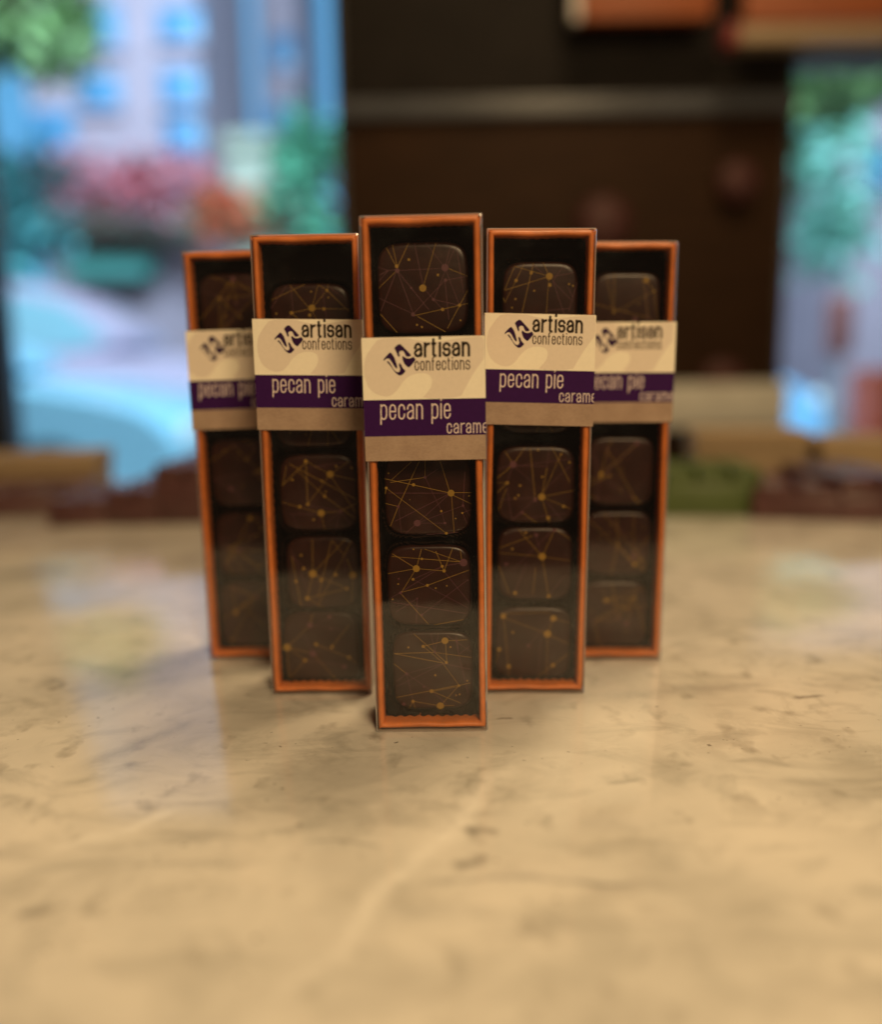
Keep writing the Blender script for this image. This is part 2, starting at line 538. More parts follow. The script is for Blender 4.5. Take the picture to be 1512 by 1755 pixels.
BOXES = {
 'front':      dict(m=box_matrix(-0.0044, 0.2997, -0.29, -0.84, -0.17), band=(725, 577, 789), slope=0.0, dx=0.0),
 'inner_left': dict(m=box_matrix(-0.0493, 0.3377, -0.01, -0.17, -0.09), band=(525, 547, 737.5), slope=1.25, dx=0.0009),
 'inner_right':dict(m=box_matrix(0.0363, 0.3349, 0.72, -0.07, -0.45), band=(928, 538, 729), slope=1.35, dx=0.0002),
 'outer_left': dict(m=box_matrix(-0.0861, 0.3821, -0.50, 0.0, 0.09), band=(400, 565, 735), slope=-0.6, dx=-0.0015),
 'outer_right':dict(m=box_matrix(0.0768, 0.3737, 0.76, 0.0, -0.10), band=(1080, 552, 724), slope=-0.3, dx=-0.0008),
}

def local(b, px, py, ydepth):
    """pixel -> local (x, z) on the plane y = ydepth of a box"""
    inv = BOXES[b]['m'].inverted()
    o = inv @ EYE
    d = inv.to_3x3() @ ray(px, py)
    t = (ydepth - o.y) / d.y
    p = o + d * t
    return p.x, p.z

def sleeve_bm():
    bm = bmesh.new()
    hw, e, r = BW / 2, 0.0004, 0.0006
    # closed lid open at the back: loops from the back edge to the front
    n = 4
    loops = [rrect(-hw, hw, 0.0, BH, r, BD - 0.002, n), rrect(-hw, hw, 0.0, BH, r, 0.0006, n),
             rrect(-hw + 0.00018, hw - 0.00018, 0.00018, BH - 0.00018, r, 0.00018, n),
             rrect(-hw + 0.0006, hw - 0.0006, 0.0006, BH - 0.0006, r, 0.0, n)]
    loft(bm, loops, False, True)
    for f in bm.faces:
        nrm = f.normal if f.normal.length else None
    bm.normal_update()
    for f in bm.faces:
        a = sorted((abs(f.normal.x), abs(f.normal.y), abs(f.normal.z)))
        f.material_index = 0 if a[2] > 0.995 else 1
    return bm

def tray_bm():
    bm = bmesh.new()
    hw, z0, z1 = BW / 2 - 0.0007, 0.0011, BH - 0.0006
    y0 = 0.0006
    prof = [(0, BD - 0.001), (0, y0 + 0.0016), (0.0001, y0 + 0.0010), (0.0004, y0 + 0.0005), (0.0008, y0 + 0.0001), (0.0012, y0), (0.0016, y0 + 0.00015), (0.0020, y0 + 0.0006),
            (0.0022, y0 + 0.0012), (0.0022, y0 + 0.004), (0.0023, BD - 0.004)]
    loops = []
    for ins, y in prof:
        base = rrect(-hw + ins, hw - ins, z0 + ins, z1 - ins, max(0.0003, 0.0011 - ins * 0.4), y, 3)
        lp = []
        for a, b in zip(base, base[1:] + base[:1]):
            n = 1 if (b - a).length < 0.003 else 24
            for k in range(n):
                v = a.lerp(b, k / n)
                if n > 1:
                    d = (b - a).normalized()
                    e = math.sin(math.pi * k / n)
                    w = e * (0.00022 * math.sin(5.1 * k / n * 2 + a.x * 90) + 0.00006 * math.sin(17 * k / n + a.z * 40) + 0.00018) * (0.3 if ins < 0.0003 else 1.0)
                    v += Vector((-d.z, 0, d.x)) * w
                lp.append(v)
        loops.append(lp)
    loft(bm, loops, True, True)
    # folded paper corners: a slim raised mitre at each corner of the rim
    for sx, sz, cx, cz in ((-1, 1, -hw, z1), (1, 1, hw, z1), (-1, -1, -hw, z0), (1, -1, hw, z0)):
        a = Vector((cx - sx * 0.00045, y0 + 0.0001, cz - sz * 0.00045))
        b = Vector((cx - sx * 0.0022, y0 + 0.0004, cz - sz * 0.0020))
        tube(bm, a, b, 0.00017, 6)
    return bm

def liner_bm():
    """crumpled dark paper that lines the tray, with a pinked front edge"""
    bm = bmesh.new()
    rg = random.Random(4)
    x1, z0, z1 = BW / 2 - 0.0032, 0.0036, BH - 0.0032
    def perim(ins, y, zig):
        base = rrect(-x1 + ins, x1 - ins, z0 + ins, z1 - ins, 0.0015, y, 3)
        out = []
        for a, b in zip(base, base[1:] + base[:1]):
            n = 1 if (b - a).length < 0.003 else (54 if abs(b.x - a.x) > abs(b.z - a.z) else 280)
            for k in range(n):
                out.append(a.lerp(b, k / n))
        for k, v in enumerate(out):
            v.y += zig * math.sin(k * math.pi / 3.0)
        return out
    loops = [perim(0.0001, 0.0064, 0.0007), perim(0.0002, 0.0078, 0.0), perim(0.0004, 0.014, 0.0), perim(0.0007, 0.0245, 0.0)]
    for lp in loops[1:3]:
        for v in lp:
            w = rg.uniform(0, 0.00035)
            v.x -= math.copysign(w, v.x) if abs(v.x) > x1 - 0.002 else 0
            v.z += rg.uniform(-0.0003, 0.0003) if abs(v.x) < x1 - 0.002 else 0
    loft(bm, loops, False, True)
    return bm

def shared(name, maker, mats, parent, cache={}):
    if name not in cache:
        o = link(name, maker(), mats, parent)
        cache[name] = o
        return o
    o = cache[name].copy()
    o.parent = parent
    o.matrix_parent_inverse = Matrix.Identity(4)
    COL.objects.link(o)
    return o

def band_obj(b, parent):
    cfg = BOXES[b]
    px, pt, pb = cfg['band']
    yf = -0.0004
    zt = local(b, px, pt, yf)[1]
    zb = local(b, px, pb, yf)[1]
    hw = BW / 2 + 0.0004
    sx = 2 * hw / 213.0
    sz = (zt - zb) / 212.0
    sh = math.tan(R(-cfg['slope']))
    dx = cfg['dx']
    bm = bmesh.new()
    th = 0.00022
    hwf = hw
    # paper: wraps front and both sides and the back
    def lp(z):
        pts = [(-hwf, yf), (hwf, yf), (hwf, BD + 0.0004), (-hwf, BD + 0.0004)]
        inn = [(x * (1 - th / hwf), y + (th if y < 0.01 else -th)) for x, y in pts]
        f = lambda q: [Vector((x, y, z + sh * x)) for x, y in q]
        return f(pts), f(inn)
    ot, it_ = lp(zt)
    ob, ib = lp(zb)
    loft(bm, [ib, ob, ot, it_, ib], False, False, 0)
    bmesh.ops.remove_doubles(bm, verts=bm.verts, dist=1e-6)
    bmesh.ops.recalc_face_normals(bm, faces=bm.faces)
    def layer(k):
        y = yf - 0.00003 * k
        def fn(p):
            X = (p[0] - (725.5 + (p[1] - 577) * 0.0165)) * sx * (1 + (p[1] - 577) * 0.00014)
            Z = zt - (p[1] - 577) * sz
            return Vector((X, y, Z))
        return fn
    def poly(pts, k, mi, shift=0.0):
        fn = layer(k)
        f = bm_art.faces.new([bm_art.verts.new(fn(p) + Vector((shift, 0, 0))) for p in pts])
        f.material_index = mi
    bm_art = bmesh.new()
    def rect_wrap(py0, py1, k, mi):
        # printed block on the front, carried round both sides
        y = yf - 0.00003 * k
        z0, z1 = zt - (py0 - 577) * sz, zt - (py1 - 577) * sz
        e = 0.00003 * k
        q = [(-hwf - e, BD), (-hwf - e, y), (hwf + e, y), (hwf + e, BD)]
        for (xa, ya), (xb, yb) in zip(q, q[1:]):
            f = bm_wrap.faces.new([bm_wrap.verts.new(Vector(v)) for v in ((xa, ya, z0), (xa, ya, z1), (xb, yb, z1), (xb, yb, z0))])
            f.material_index = mi
    bm_wrap = bmesh.new()
    rect_wrap(577.6, 683, 1, 1)
    rect_wrap(683, 746, 1, 3)
    poly(smooth_poly(MARK, 1), 2, 2, dx)
    for p in LOGO:
        poly(smooth_poly(p, 2), 3, 4, dx)
    jobs = [('artisan', 709.8, 806.2, 612.2, 25.6, 0.52, 0.20, 0.12, 5),
            ('confections', 710.5, 806.0, 634.6, 17.2, 0.47, 0.14, 0.17, 6),
            ('pecan pie', 651.3, 772.0, 717.4, 26.8, 0.43, 0.092, 0.175, 7),
            ('caramels', 765.3, 852.0, 743.2, 18.2, 0.46, 0.10, 0.20, 7)]
    for txt, x0, x1, base, xh, wrel, s, gap, mi in jobs:
        sts, k = text_strokes(txt, x0, x1, base, xh, wrel, s, gap)
        fn = layer(3)
        for st in sts:
            ribbon(bm_art, st, s * (k * 0.5 + xh * 0.5) / 2, mi, lambda p: fn(p) + Vector((dx, 0, 0)))
    # what runs past the edge of the front turns round the side of the box
    for s_ in (1, -1):
        bmesh.ops.bisect_plane(bm_art, geom=bm_art.verts[:] + bm_art.edges[:] + bm_art.faces[:], plane_co=(s_ * hwf, 0, 0), plane_no=(1, 0, 0))
    for v in bm_art.verts:
        if abs(v.co.x) > hwf + 1e-7:
            s_ = 1 if v.co.x > 0 else -1
            over = abs(v.co.x) - hwf
            k = (yf - v.co.y)
            v.co.x = s_ * (hwf + k)
            v.co.y = yf + over
    for src in (bm_wrap, bm_art):
        for v in src.verts:
            v.co.z += sh * max(-hwf, min(hwf, v.co.x))
        tmp = bpy.data.meshes.new('tmp')
        src.to_mesh(tmp)
        src.free()
        bm.from_mesh(tmp)
        bpy.data.meshes.remove(tmp)
    return link('belly_band', FlatBM(bm), [M_KRAFT, M_CREAM, M_TAN, M_PURPLE, M_LOGO, M_INK, M_INK2, M_WHITEINK], parent, smooth=False)

GROUP_BOX = 'orange boxes of caramels standing on the counter'
BOX_LABEL = {
 'front': 'orange chocolate box standing foremost in the middle, its paper band hanging lowest',
 'inner_left': 'orange chocolate box behind the left shoulder of the foremost middle box, print sharp',
 'inner_right': 'orange chocolate box behind the right shoulder of the foremost middle box, print sharp',
 'outer_left': 'blurred orange chocolate box at the far left end, partly hidden by its neighbour',
 'outer_right': 'blurred orange chocolate box at the far right end, partly hidden by its neighbour'}
for b, cfg in BOXES.items():
    t = empty('chocolate_box', cfg['m'])
    tag(t, BOX_LABEL[b], 'chocolate box', GROUP_BOX)
    shared('tray', tray_bm, M_ORANGE, t)
    sl = shared('clear_sleeve', sleeve_bm, [M_CLEAR, M_CREASE], t)
    for pg in sl.data.polygons:
        pg.use_smooth = False
    shared('paper_liner', liner_bm, M_LINER, t)
    band_obj(b, t)

# ------------------------------------------------------------------ chocolates
FACE_Y = 0.0095                  # how far the printed faces sit behind the sleeve
def Z(x0, y0, k):                # enlarged-view coordinates -> photograph pixels
    return lambda x, y: (x0 + x / k, y0 + y / k)
Z1, Z3, Z4 = Z(600, 350, 6.048), Z(620, 780, 6.3), Z(620, 1020, 6.3)
Z5, Z6, Z7 = Z(410, 380, 6.574), Z(420, 630, 5.852), Z(420, 900, 5.6625)
Z8, ZA, ZB = Z(820, 380, 6.574), Z(820, 620, 5.852), Z(820, 890, 5.483)
g, p = 'g', 'p'
PR = {}
PR['front', 1] = (Z1, [(375,450,485,660,g),(440,420,490,650,g),(610,400,490,660,g),(480,695,290,880,g),(290,655,395,690,p),(395,690,480,680,p),(395,690,300,740,p),(395,690,300,800,p),(490,690,985,665,p),(490,690,655,1140,p),(490,690,820,1100,p),(480,700,320,1110,p),(665,400,755,830,p),(890,405,765,840,g),(985,660,780,400,p),(985,660,1045,430,p),(1000,660,1090,450,p),(1105,450,1180,930,p),(1025,670,1220,750,g),(985,790,1220,750,p),(985,700,870,990,p),(985,790,655,1140,p),(985,790,1025,1200,p),(1000,700,1135,1050,p),(870,990,1135,1050,p),(655,1160,1225,1030,g),(1225,885,1010,1290,g),(770,880,960,1095,p),(300,975,655,1140,p),(315,1140,510,1355,g),(700,1165,990,1325,g)],
 [(755,872,38,g),(985,660,38,p),(490,690,25,p),(485,645,20,g),(655,1145,22,p),(990,790,18,p),(960,1093,18,g),(1135,1050,18,g),(865,990,16,p),(635,870,12,p),(610,577,14,g),(912,735,13,g),(745,1275,12,g),(695,1252,11,g),(1145,1205,10,g)])
PR['front', 3] = (Z3, [(250,520,395,555,g),(395,555,620,70,g),(325,265,540,70,g),(250,255,960,410,g),(310,295,685,240,g),(685,60,685,240,g),(265,355,915,845,g),(265,355,245,470,g),(850,70,950,390,g),(960,405,1185,405,g),(960,420,1180,525,g),(970,420,1000,860,g),(290,410,960,410,p),(960,410,360,715,p),(960,410,600,735,p),(600,735,1095,545,p),(600,735,900,735,p),(600,735,470,850,p),(395,555,310,770,g),(400,560,430,860,p),(685,240,830,145,p),(690,250,860,600,p),(860,600,900,735,p),(1095,545,1115,180,p),(1095,545,1170,660,p),(1088,625,1180,590,p),(1088,625,1140,740,p),(480,870,915,845,p),(915,845,1080,830,p)],
 [(965,410,37,g),(600,735,37,p),(560,320,18,g),(685,240,16,p),(265,355,16,g),(395,555,16,p),(860,605,13,g),(900,735,14,p),(1095,545,14,p),(1088,625,11,g),(915,845,16,g),(290,195,10,g),(1160,440,9,g),(1015,685,8,g),(520,482,5,g)])
PR['front', 4] = (Z3, [(330,1065,590,1225,g),(590,1225,280,1280,g),(590,1225,645,1015,g),(590,1225,430,1480,g),(590,1225,890,1250,g),(890,1250,800,1035,g),(890,1250,985,1000,g),(320,1095,650,1120,g),(650,1120,1100,1155,g),(680,1015,1100,1160,g),(1065,1020,1080,1130,g),(1100,1160,870,1200,p),(870,1200,555,1340,p),(870,1205,320,1540,p),(555,1340,1140,1640,p),(430,1480,710,1405,g),(710,1405,1160,1240,g),(420,1490,730,1830,g),(890,1255,1165,1590,p),(1140,1350,650,1720,p),(600,1545,370,1692,p),(600,1545,590,1812,p),(330,1587,1135,1707,p),(740,1837,1100,1772,g)],
 [(590,1225,38,g),(1100,1160,42,p),(890,1250,18,g),(870,1200,16,g),(650,1120,14,g),(555,1340,15,g),(710,1405,16,g),(420,1485,16,p),(1145,1350,9,p),(600,1545,9,p),(560,1018,9,g),(395,1390,9,g),(920,1410,8,g),(800,1435,9,g),(335,1555,9,g),(400,1335,9,p),(650,1722,14,p)])
PR['front', 5] = (Z4, [(565,415,920,730,g),(350,628,790,615,g),(790,615,1190,670,g),(350,628,880,730,g),(665,550,900,490,g),(900,490,1140,478,g),(905,490,920,730,g),(665,550,880,730,g),(880,735,1050,970,g),(1050,970,370,1105,g),(1045,985,755,1040,g),(1050,975,1175,945,g),(1045,980,850,1195,g),(755,1035,1070,1165,g),(555,1145,850,1195,g),(555,1145,510,1225,g),(555,1145,580,1225,g),(345,735,485,845,g),(485,845,880,735,p),(375,985,880,740,p),(485,845,375,930,p),(485,845,755,1035,p),(755,1035,920,1180,p),(485,850,555,1145,p),(880,735,1190,800,p),(745,405,790,610,p),(830,405,790,610,p),(920,430,1190,610,p),(1025,490,1050,640,p),(1020,425,1050,640,p),(1050,640,1175,540,p),(1050,640,1150,1060,p),(850,1195,1000,1190,g)],
 [(900,488,37,g),(850,1195,40,g),(665,550,18,g),(755,1035,22,g),(1050,975,14,g),(485,845,16,p),(555,1145,18,g),(790,610,14,p),(915,725,16,g),(1025,490,14,p),(505,560,11,g),(960,557,11,g),(795,862,12,g),(1140,922,9,g),(1058,1070,10,g),(1020,1080,9,g),(670,990,10,p),(455,1175,20,p)])
PR['inner_left', 1] = (Z5, [(570,715,790,980,g),(820,975,890,710,g),(820,975,990,775,g),(820,980,1235,985,g),(820,980,590,1030,g),(990,775,1235,1010,g),(990,775,895,710,g),(990,775,1005,710,g),(350,890,770,695,g),(350,990,540,710,p),(575,715,610,1030,p),(590,1030,650,1085,g),(820,1000,860,1085,g),(930,710,980,1080,p),(1020,740,1210,890,p),(650,1085,800,1300,g),(860,1085,980,1330,g),(590,1030,400,1300,p)],
 [(820,975,38,g),(590,1030,20,g),(955,985,18,g),(795,1055,18,g),(990,775,16,g),(810,790,10,g),(1005,855,9,g),(420,1037,11,g)])
PR['inner_left', 3] = (Z6, [(610,940,855,1070,g),(855,1070,1045,940,g),(855,1070,1110,1130,g),(855,1070,630,1370,g),(855,1080,1110,1450,g),(610,940,630,1370,g),(610,950,370,1185,g),(415,985,380,1180,g),(440,965,1130,1330,g),(520,1030,800,1290,g),(800,1290,1100,1510,g),(370,1350,765,1458,g),(765,1458,960,1440,g),(960,1440,1130,1355,g),(765,1470,800,1620,g),(620,1380,960,1440,p),(630,1000,830,1005,p),(700,990,1040,945,p),(760,1480,740,1600,p),(960,1440,830,1550,p),(960,1440,910,1610,p),(960,1440,1060,1580,p),(450,1470,765,1470,p),(480,1480,530,1610,p)],
 [(855,1070,36,g),(765,1458,36,g),(610,940,18,g),(800,1290,16,g),(550,1395,16,g),(630,1370,16,g),(770,1135,12,g),(690,1525,11,g),(1070,1005,10,g),(915,990,12,g),(475,1125,11,g),(810,1245,9,g),(960,1440,18,p)])
PR['inner_left', 4] = (Z7, [(655,135,658,472,g),(658,472,980,130,g),(658,472,440,295,p),(658,472,990,615,g),(658,472,605,710,g),(605,710,990,615,g),(605,710,760,800,g),(840,140,965,290,g),(965,290,1040,140,g),(965,290,710,770,g),(840,150,710,700,g),(455,300,545,790,g),(990,320,1048,485,g),(1048,485,1035,750,g),(450,240,610,640,p),(965,290,990,600,p),(965,290,1090,200,p)],
 [(658,472,38,g),(1048,485,36,g),(570,420,16,g),(880,480,18,g),(740,535,18,g),(495,545,16,g),(605,710,22,g),(990,615,18,g),(545,290,11,g)])
PR['inner_left', 5] = (Z7, [(410,1185,630,970,g),(630,970,655,860,g),(410,1185,430,1470,g),(410,1185,660,1245,g),(410,1185,585,1310,g),(585,1310,430,1490,g),(660,1250,930,1540,g),(690,1155,1000,1280,g),(1000,1280,1090,1340,g),(845,1175,1010,970,g),(585,1310,960,1360,p),(560,1050,660,1240,p),(630,970,860,1000,p),(860,1000,960,1030,p),(820,890,700,960,p)],
 [(410,1185,38,g),(630,970,28,p),(660,1245,32,p),(690,1155,18,g),(845,1180,18,g),(585,1310,20,g),(1010,1280,20,g),(820,890,20,p),(965,1370,24,p),(835,1005,12,p),(865,1490,22,g)])
PR['inner_right', 1] = (Z8, [(410,505,800,618,g),(800,618,295,775,g),(800,618,730,465,g),(795,620,770,975,g),(515,480,425,665,g),(425,665,300,910,g),(410,505,295,770,g),(620,470,495,1020,g),(280,850,300,910,g),(840,670,965,495,p),(830,625,1080,575,p),(840,670,1040,880,p),(840,670,960,1020,p),(1115,680,1020,1015,p),(1005,730,1060,850,p),(620,490,720,580,p),(770,1000,1040,980,p),(495,1020,460,1200,g),(770,975,760,1300,g),(960,1020,1040,1200,p)],
 [(800,618,38,g),(425,665,18,g),(595,580,18,g),(805,715,20,g),(1022,705,11,g),(1067,725,11,g),(418,873,11,g),(630,780,11,g),(380,970,10,g)])
PR['inner_right', 3] = (ZA, [(260,885,350,1030,g),(350,1030,475,850,g),(350,1030,190,1170,g),(350,1045,680,1050,p),(350,1030,180,1085,p),(350,1040,550,1220,p),(350,1040,285,1210,p),(520,850,570,1380,g),(635,1355,850,885,g),(635,1355,690,1060,g),(690,1060,710,860,p),(635,1355,960,1290,g),(635,1355,930,1475,g),(635,1355,710,1610,g),(735,850,920,1210,g),(180,1215,290,1215,g),(290,1215,175,1330,g),(280,1270,200,1500,g),(290,1260,335,1590,p),(635,1355,190,1385,p),(560,1390,330,1590,p),(660,1290,960,1010,p),(680,1400,850,1600,p),(440,1510,590,1620,g),(440,1510,340,1590,p),(450,1570,870,1520,p),(380,1045,970,970,p)],
 [(635,1355,36,g),(350,1030,36,p),(290,1215,16,g),(570,1385,20,p),(440,1510,16,p),(700,1565,20,g),(855,1450,16,g),(600,885,11,g),(640,1155,11,g),(418,1242,12,g),(402,1340,11,g),(370,1370,11,g),(915,1010,12,g),(830,930,11,g)])
PR['inner_right', 4] = (ZB, [(600,350,375,90,g),(600,350,195,315,g),(600,350,720,95,g),(600,350,520,90,p),(600,350,870,390,g),(600,350,660,720,g),(190,430,290,700,g),(300,500,700,100,p),(460,400,340,690,p),(540,450,510,700,g),(720,95,870,190,g),(660,720,810,530,p),(510,155,200,270,g)],
 [(600,350,34,g),(545,150,18,p),(715,105,18,p),(320,278,11,g),(448,125,11,g),(262,420,16,p),(190,620,20,g),(345,690,18,g),(660,720,18,g)])
PR['inner_right', 5] = (ZB, [(235,885,680,875,g),(235,920,650,1075,g),(650,1075,705,930,g),(650,1075,640,1480,g),(240,940,290,1480,g),(690,940,470,1190,p),(705,930,850,970,g),(650,1080,850,1170,g),(850,1260,540,1490,g),(195,1220,160,1370,g),(590,1100,560,1480,p)],
 [(705,930,30,g),(650,1075,36,g),(235,910,26,g),(195,1220,20,g),(285,1380,22,g),(700,1370,20,g),(325,1060,12,g),(470,1185,16,p)])

SPOT = {  # pixel bounds of each printed face
 'front': {1: (645, 806, 416, 573), 3: (659, 809, 772, 918), 4: (664, 808, 936, 1072), 5: (673, 811, 1083, 1217)},
 'inner_left': {1: (464, 601, 487, 618), 2: (470, 603, 634, 766), 3: (479, 614, 780, 910), 4: (491, 616, 921, 1043), 5: (485, 616, 1047, 1175)},
 'inner_right': {1: (862, 990, 450, 584), 2: (855, 988, 606, 744), 3: (850, 988, 764, 899), 4: (853, 981, 905, 1028), 5: (848, 980, 1036, 1170)},
 'outer_left': {1: (343, 456, 470, 590), 3: (362, 477, 752, 868), 4: (371, 482, 880, 986), 5: (379, 490, 998, 1108)},
 'outer_right': {1: (1016, 1133, 468, 588), 3: (1008, 1122, 750, 866), 4: (1003, 1117, 878, 986), 5: (998, 1110, 998, 1108)},
}

def superellipse(a, c, e, n=64):
    out = []
    for k in range(n):
        th = 2 * math.pi * k / n
        ct, st = math.cos(th), math.sin(th)
        out.append((a * math.copysign(abs(ct) ** (2 / e), ct), c * math.copysign(abs(st) ** (2 / e), st)))
    return out

def clip_seg(a, b, inside):
    """keep the part of segment ab that lies inside"""
    N = 80
    ts = [k / N for k in range(N + 1)]
    ok = [inside(a[0] + (b[0] - a[0]) * t, a[1] + (b[1] - a[1]) * t) for t in ts]
    runs, st = [], None
    for k, o in enumerate(ok):
        if o and st is None: st = k
        if (not o or k == N) and st is not None:
            en = k if o else k - 1
            if en > st: runs.append((ts[st], ts[en]))
            st = None
    return [((a[0] + (b[0] - a[0]) * s, a[1] + (b[1] - a[1]) * s), (a[0] + (b[0] - a[0]) * e, a[1] + (b[1] - a[1]) * e)) for s, e in runs]

def random_print(rng, a, c):
    nodes = [(rng.uniform(-a, a) * 0.85, rng.uniform(-c, c) * 0.85) for _ in range(7)]
    lines, dots = [], []
    for i, n0 in enumerate(nodes):
        for _ in range(3):
            an = rng.uniform(0, 2 * math.pi)
            q = rng.choice(nodes) if rng.random() < 0.5 else (n0[0] + math.cos(an) * 0.03, n0[1] + math.sin(an) * 0.03)
            lines.append((n0, q, 'g' if rng.random() < 0.55 else 'p'))
        dots.append((n0, 0.0011 if i < 2 else 0.0005, 'g' if i % 3 else 'p'))
    for _ in range(6):
        dots.append(((rng.uniform(-a, a) * 0.8, rng.uniform(-c, c) * 0.8), 0.0003, 'g'))
    return lines, dots

def chocolate_bm(a, c, lines, dots, rng):
    """a rounded square bonbon whose printed face looks to -y; origin at the middle of that face"""
    bm = bmesh.new()
    e = 4.6
    wob = [rng.uniform(-1, 1) for _ in range(6)]
    def lp(ka, y, ee=e):
        q = superellipse(a + ka, c + ka, ee)
        o = []
        for k, (x, z) in enumerate(q):
            th = 2 * math.pi * k / len(q)
            w = 1 + 0.006 * (wob[0] * math.sin(2 * th + wob[1]) + wob[2] * math.sin(3 * th + wob[3]) + 0.6 * wob[4] * math.sin(5 * th + wob[5]))
            o.append(Vector((x * w, y, z * w)))
        return o
    loops = [lp(-0.0018, 0.0), lp(-0.0010, 0.00009), lp(-0.0005, 0.00027), lp(-0.0001, 0.00065), lp(0.0002, 0.0015), lp(0.0004, 0.004), lp(0.0004, 0.0115), lp(-0.0006, 0.0125)]
    loft(bm, loops, True, True, 0)
    bmesh.ops.recalc_face_normals(bm, faces=bm.faces)
    def inside(x, z, k=0.985):
        return (abs(x) / (a * k)) ** e + (abs(z) / (c * k)) ** e < 1
    lay = 0
    for (p0, p1, col) in lines:
        for s0, s1 in clip_seg(p0, p1, inside):
            lay += 1
            y = -0.00003 - 0.000001 * (lay % 30) - (0.00003 if col == 'g' else 0)
            hw = rng.uniform(0.00007, 0.0001)
            if (Vector(s0) - Vector(s1)).length < 2e-4: continue
            ribbon(bm, [s0, s1], hw, 1 if col == 'g' else 2, lambda q: Vector((q[0], y, q[1])))
    for (cc, r, col) in dots:
        if not inside(cc[0], cc[1]): continue
        lay += 1
        y = -0.00010 - 0.000001 * (lay % 30)
        vs = []
        for k in range(20):
            th = 2 * math.pi * k / 20
            q = (cc[0] + r * math.cos(th), cc[1] + r * math.sin(th))
            if not inside(*q, 1.0):
                f_ = 1.0
                while not inside(q[0], q[1], 1.0) and f_ > 0:
                    f_ -= 0.1
                    q = (cc[0] + r * f_ * math.cos(th), cc[1] + r * f_ * math.sin(th))
            vs.append(bm.verts.new(Vector((q[0], y, q[1]))))
        f = bm.faces.new(vs)
        f.material_index = 1 if col == 'g' else 2
    return bm

def cup_bm():
    """fluted dark paper cup around the bonbon, unit: 1 = real metres, made for a 15 mm half width"""
    bm = bmesh.new()
    n = 192
    def lp(a, y, amp):
        q = superellipse(a, a * 0.985, 5.0, n)
        o = []
        for k, (x, z) in enumerate(q):
            w = 1 + amp * (1 if (k // 2) % 2 else -1)
            o.append(Vector((x * w, y + (0.0006 * (1 if (k // 2) % 2 else -1) if amp > 0.02 else 0), z * w)))
        return o
    loops = [lp(0.0150, 0.0128, 0.0), lp(0.0156, 0.0120, 0.006), lp(0.0159, 0.0075, 0.012), lp(0.0163, -0.0006, 0.018)]
    loft(bm, loops, True, False)
    return bm

WHERE = {'front': 'the foremost middle box', 'inner_left': 'the sharp box left of the middle one', 'inner_right': 'the sharp box right of the middle one',
         'outer_left': 'the blurred far left box', 'outer_right': 'the blurred far right box'}
SLOT = {1: 'topmost chocolate above the paper band in %s', 2: 'chocolate mostly hidden behind the paper band in %s', 3: 'chocolate just under the paper band in %s',
        4: 'second chocolate from the bottom in %s', 5: 'lowest chocolate in %s'}
rng = random.Random(11)
for b, slots in SPOT.items():
    for k, (x0, x1, y0, y1) in slots.items():
        cx, cy = (x0 + x1) / 2, (y0 + y1) / 2
        lx, lz = local(b, cx, cy, FACE_Y)
        a = abs(local(b, x1, cy, FACE_Y)[0] - local(b, x0, cy, FACE_Y)[0]) / 2
        c_ = abs(local(b, cx, y0, FACE_Y)[1] - local(b, cx, y1, FACE_Y)[1]) / 2
        a, c_ = min(a, 0.0156), min(c_, 0.0153)
        lx = max(-0.0165 + a * 0.98, min(0.0165 - a * 0.98, lx))
        if (b, k) in PR:
            zf, ls, ds = PR[b, k]
            def L(x, y):
                q = local(b, *zf(x, y), FACE_Y)
                return (q[0] - lx, q[1] - lz)
            zs = zf(1, 0)[0] - zf(0, 0)[0]
            mm = 2 * a / (x1 - x0) * zs
            lines = [(L(q[0], q[1]), L(q[2], q[3]), q[4]) for q in ls]
            dots = [(L(q[0], q[1]), q[2] * mm, q[3]) for q in ds]
        else:
            lines, dots = random_print(rng, a, c_)
        tilt = Matrix.Rotation(R(rng.uniform(-1.2, 1.2)), 4, 'X')
        mw = BOXES[b]['m'] @ Matrix.Translation((lx, FACE_Y, lz)) @ tilt
        o = link('chocolate_caramel', FlatBM(chocolate_bm(a, c_, lines, dots, rng)), [M_CHOC, M_GOLD, M_PINK], None, True, mw)
        tag(o, SLOT[k] % WHERE[b], 'chocolate', 'printed dark chocolates inside the boxes')
        cup = shared('paper_cup', cup_bm, M_CUP, o)
        cup.location = (-lx * 0.7, 0.0004, 0.0)
        cup.scale = (1, 1, 1)

# ------------------------------------------------------------------ wares at the back of the counter
M_BARK = mat('reddish dark chocolate', (0.085, 0.036, 0.036), 0.35, 0.3, 60, 0.2, 200)
M_KRAFTBOX = mat('kraft board', (0.30, 0.215, 0.125), 0.7, 0.1, 60)
M_GREEN = mat('olive green wrapper', (0.065, 0.095, 0.022), 0.45, 0.2, 50)

def slab(name, p0, rz, w, d, h, m_, label, cat, group, score=True):
    """a scored bar lying on the counter; p0 = middle of its front edge"""
    root = empty(name, Matrix.Translation((p0.x, p0.y, 0)) @ Matrix.Rotation(rz, 4, 'Z'))
    tag(root, label, cat, group)
    link('bar', box((0, d / 2, h * 0.36), (w, d, h * 0.72), 0, 0.002), m_, root)
    bm = bmesh.new()
    nx, ny = max(2, round(w / 0.03)), max(2, round(d / 0.03))
    for i in range(nx):
        for j in range(ny):
            bx(bm, (-w / 2 + (i + .5) * w / nx, (j + .5) * d / ny, h * 0.85 - 0.0002), (w / nx - 0.004, d / ny - 0.004, h * 0.3), 0, 0, 0.0015, 1)
    link('squares', bm, m_, root)
    return root

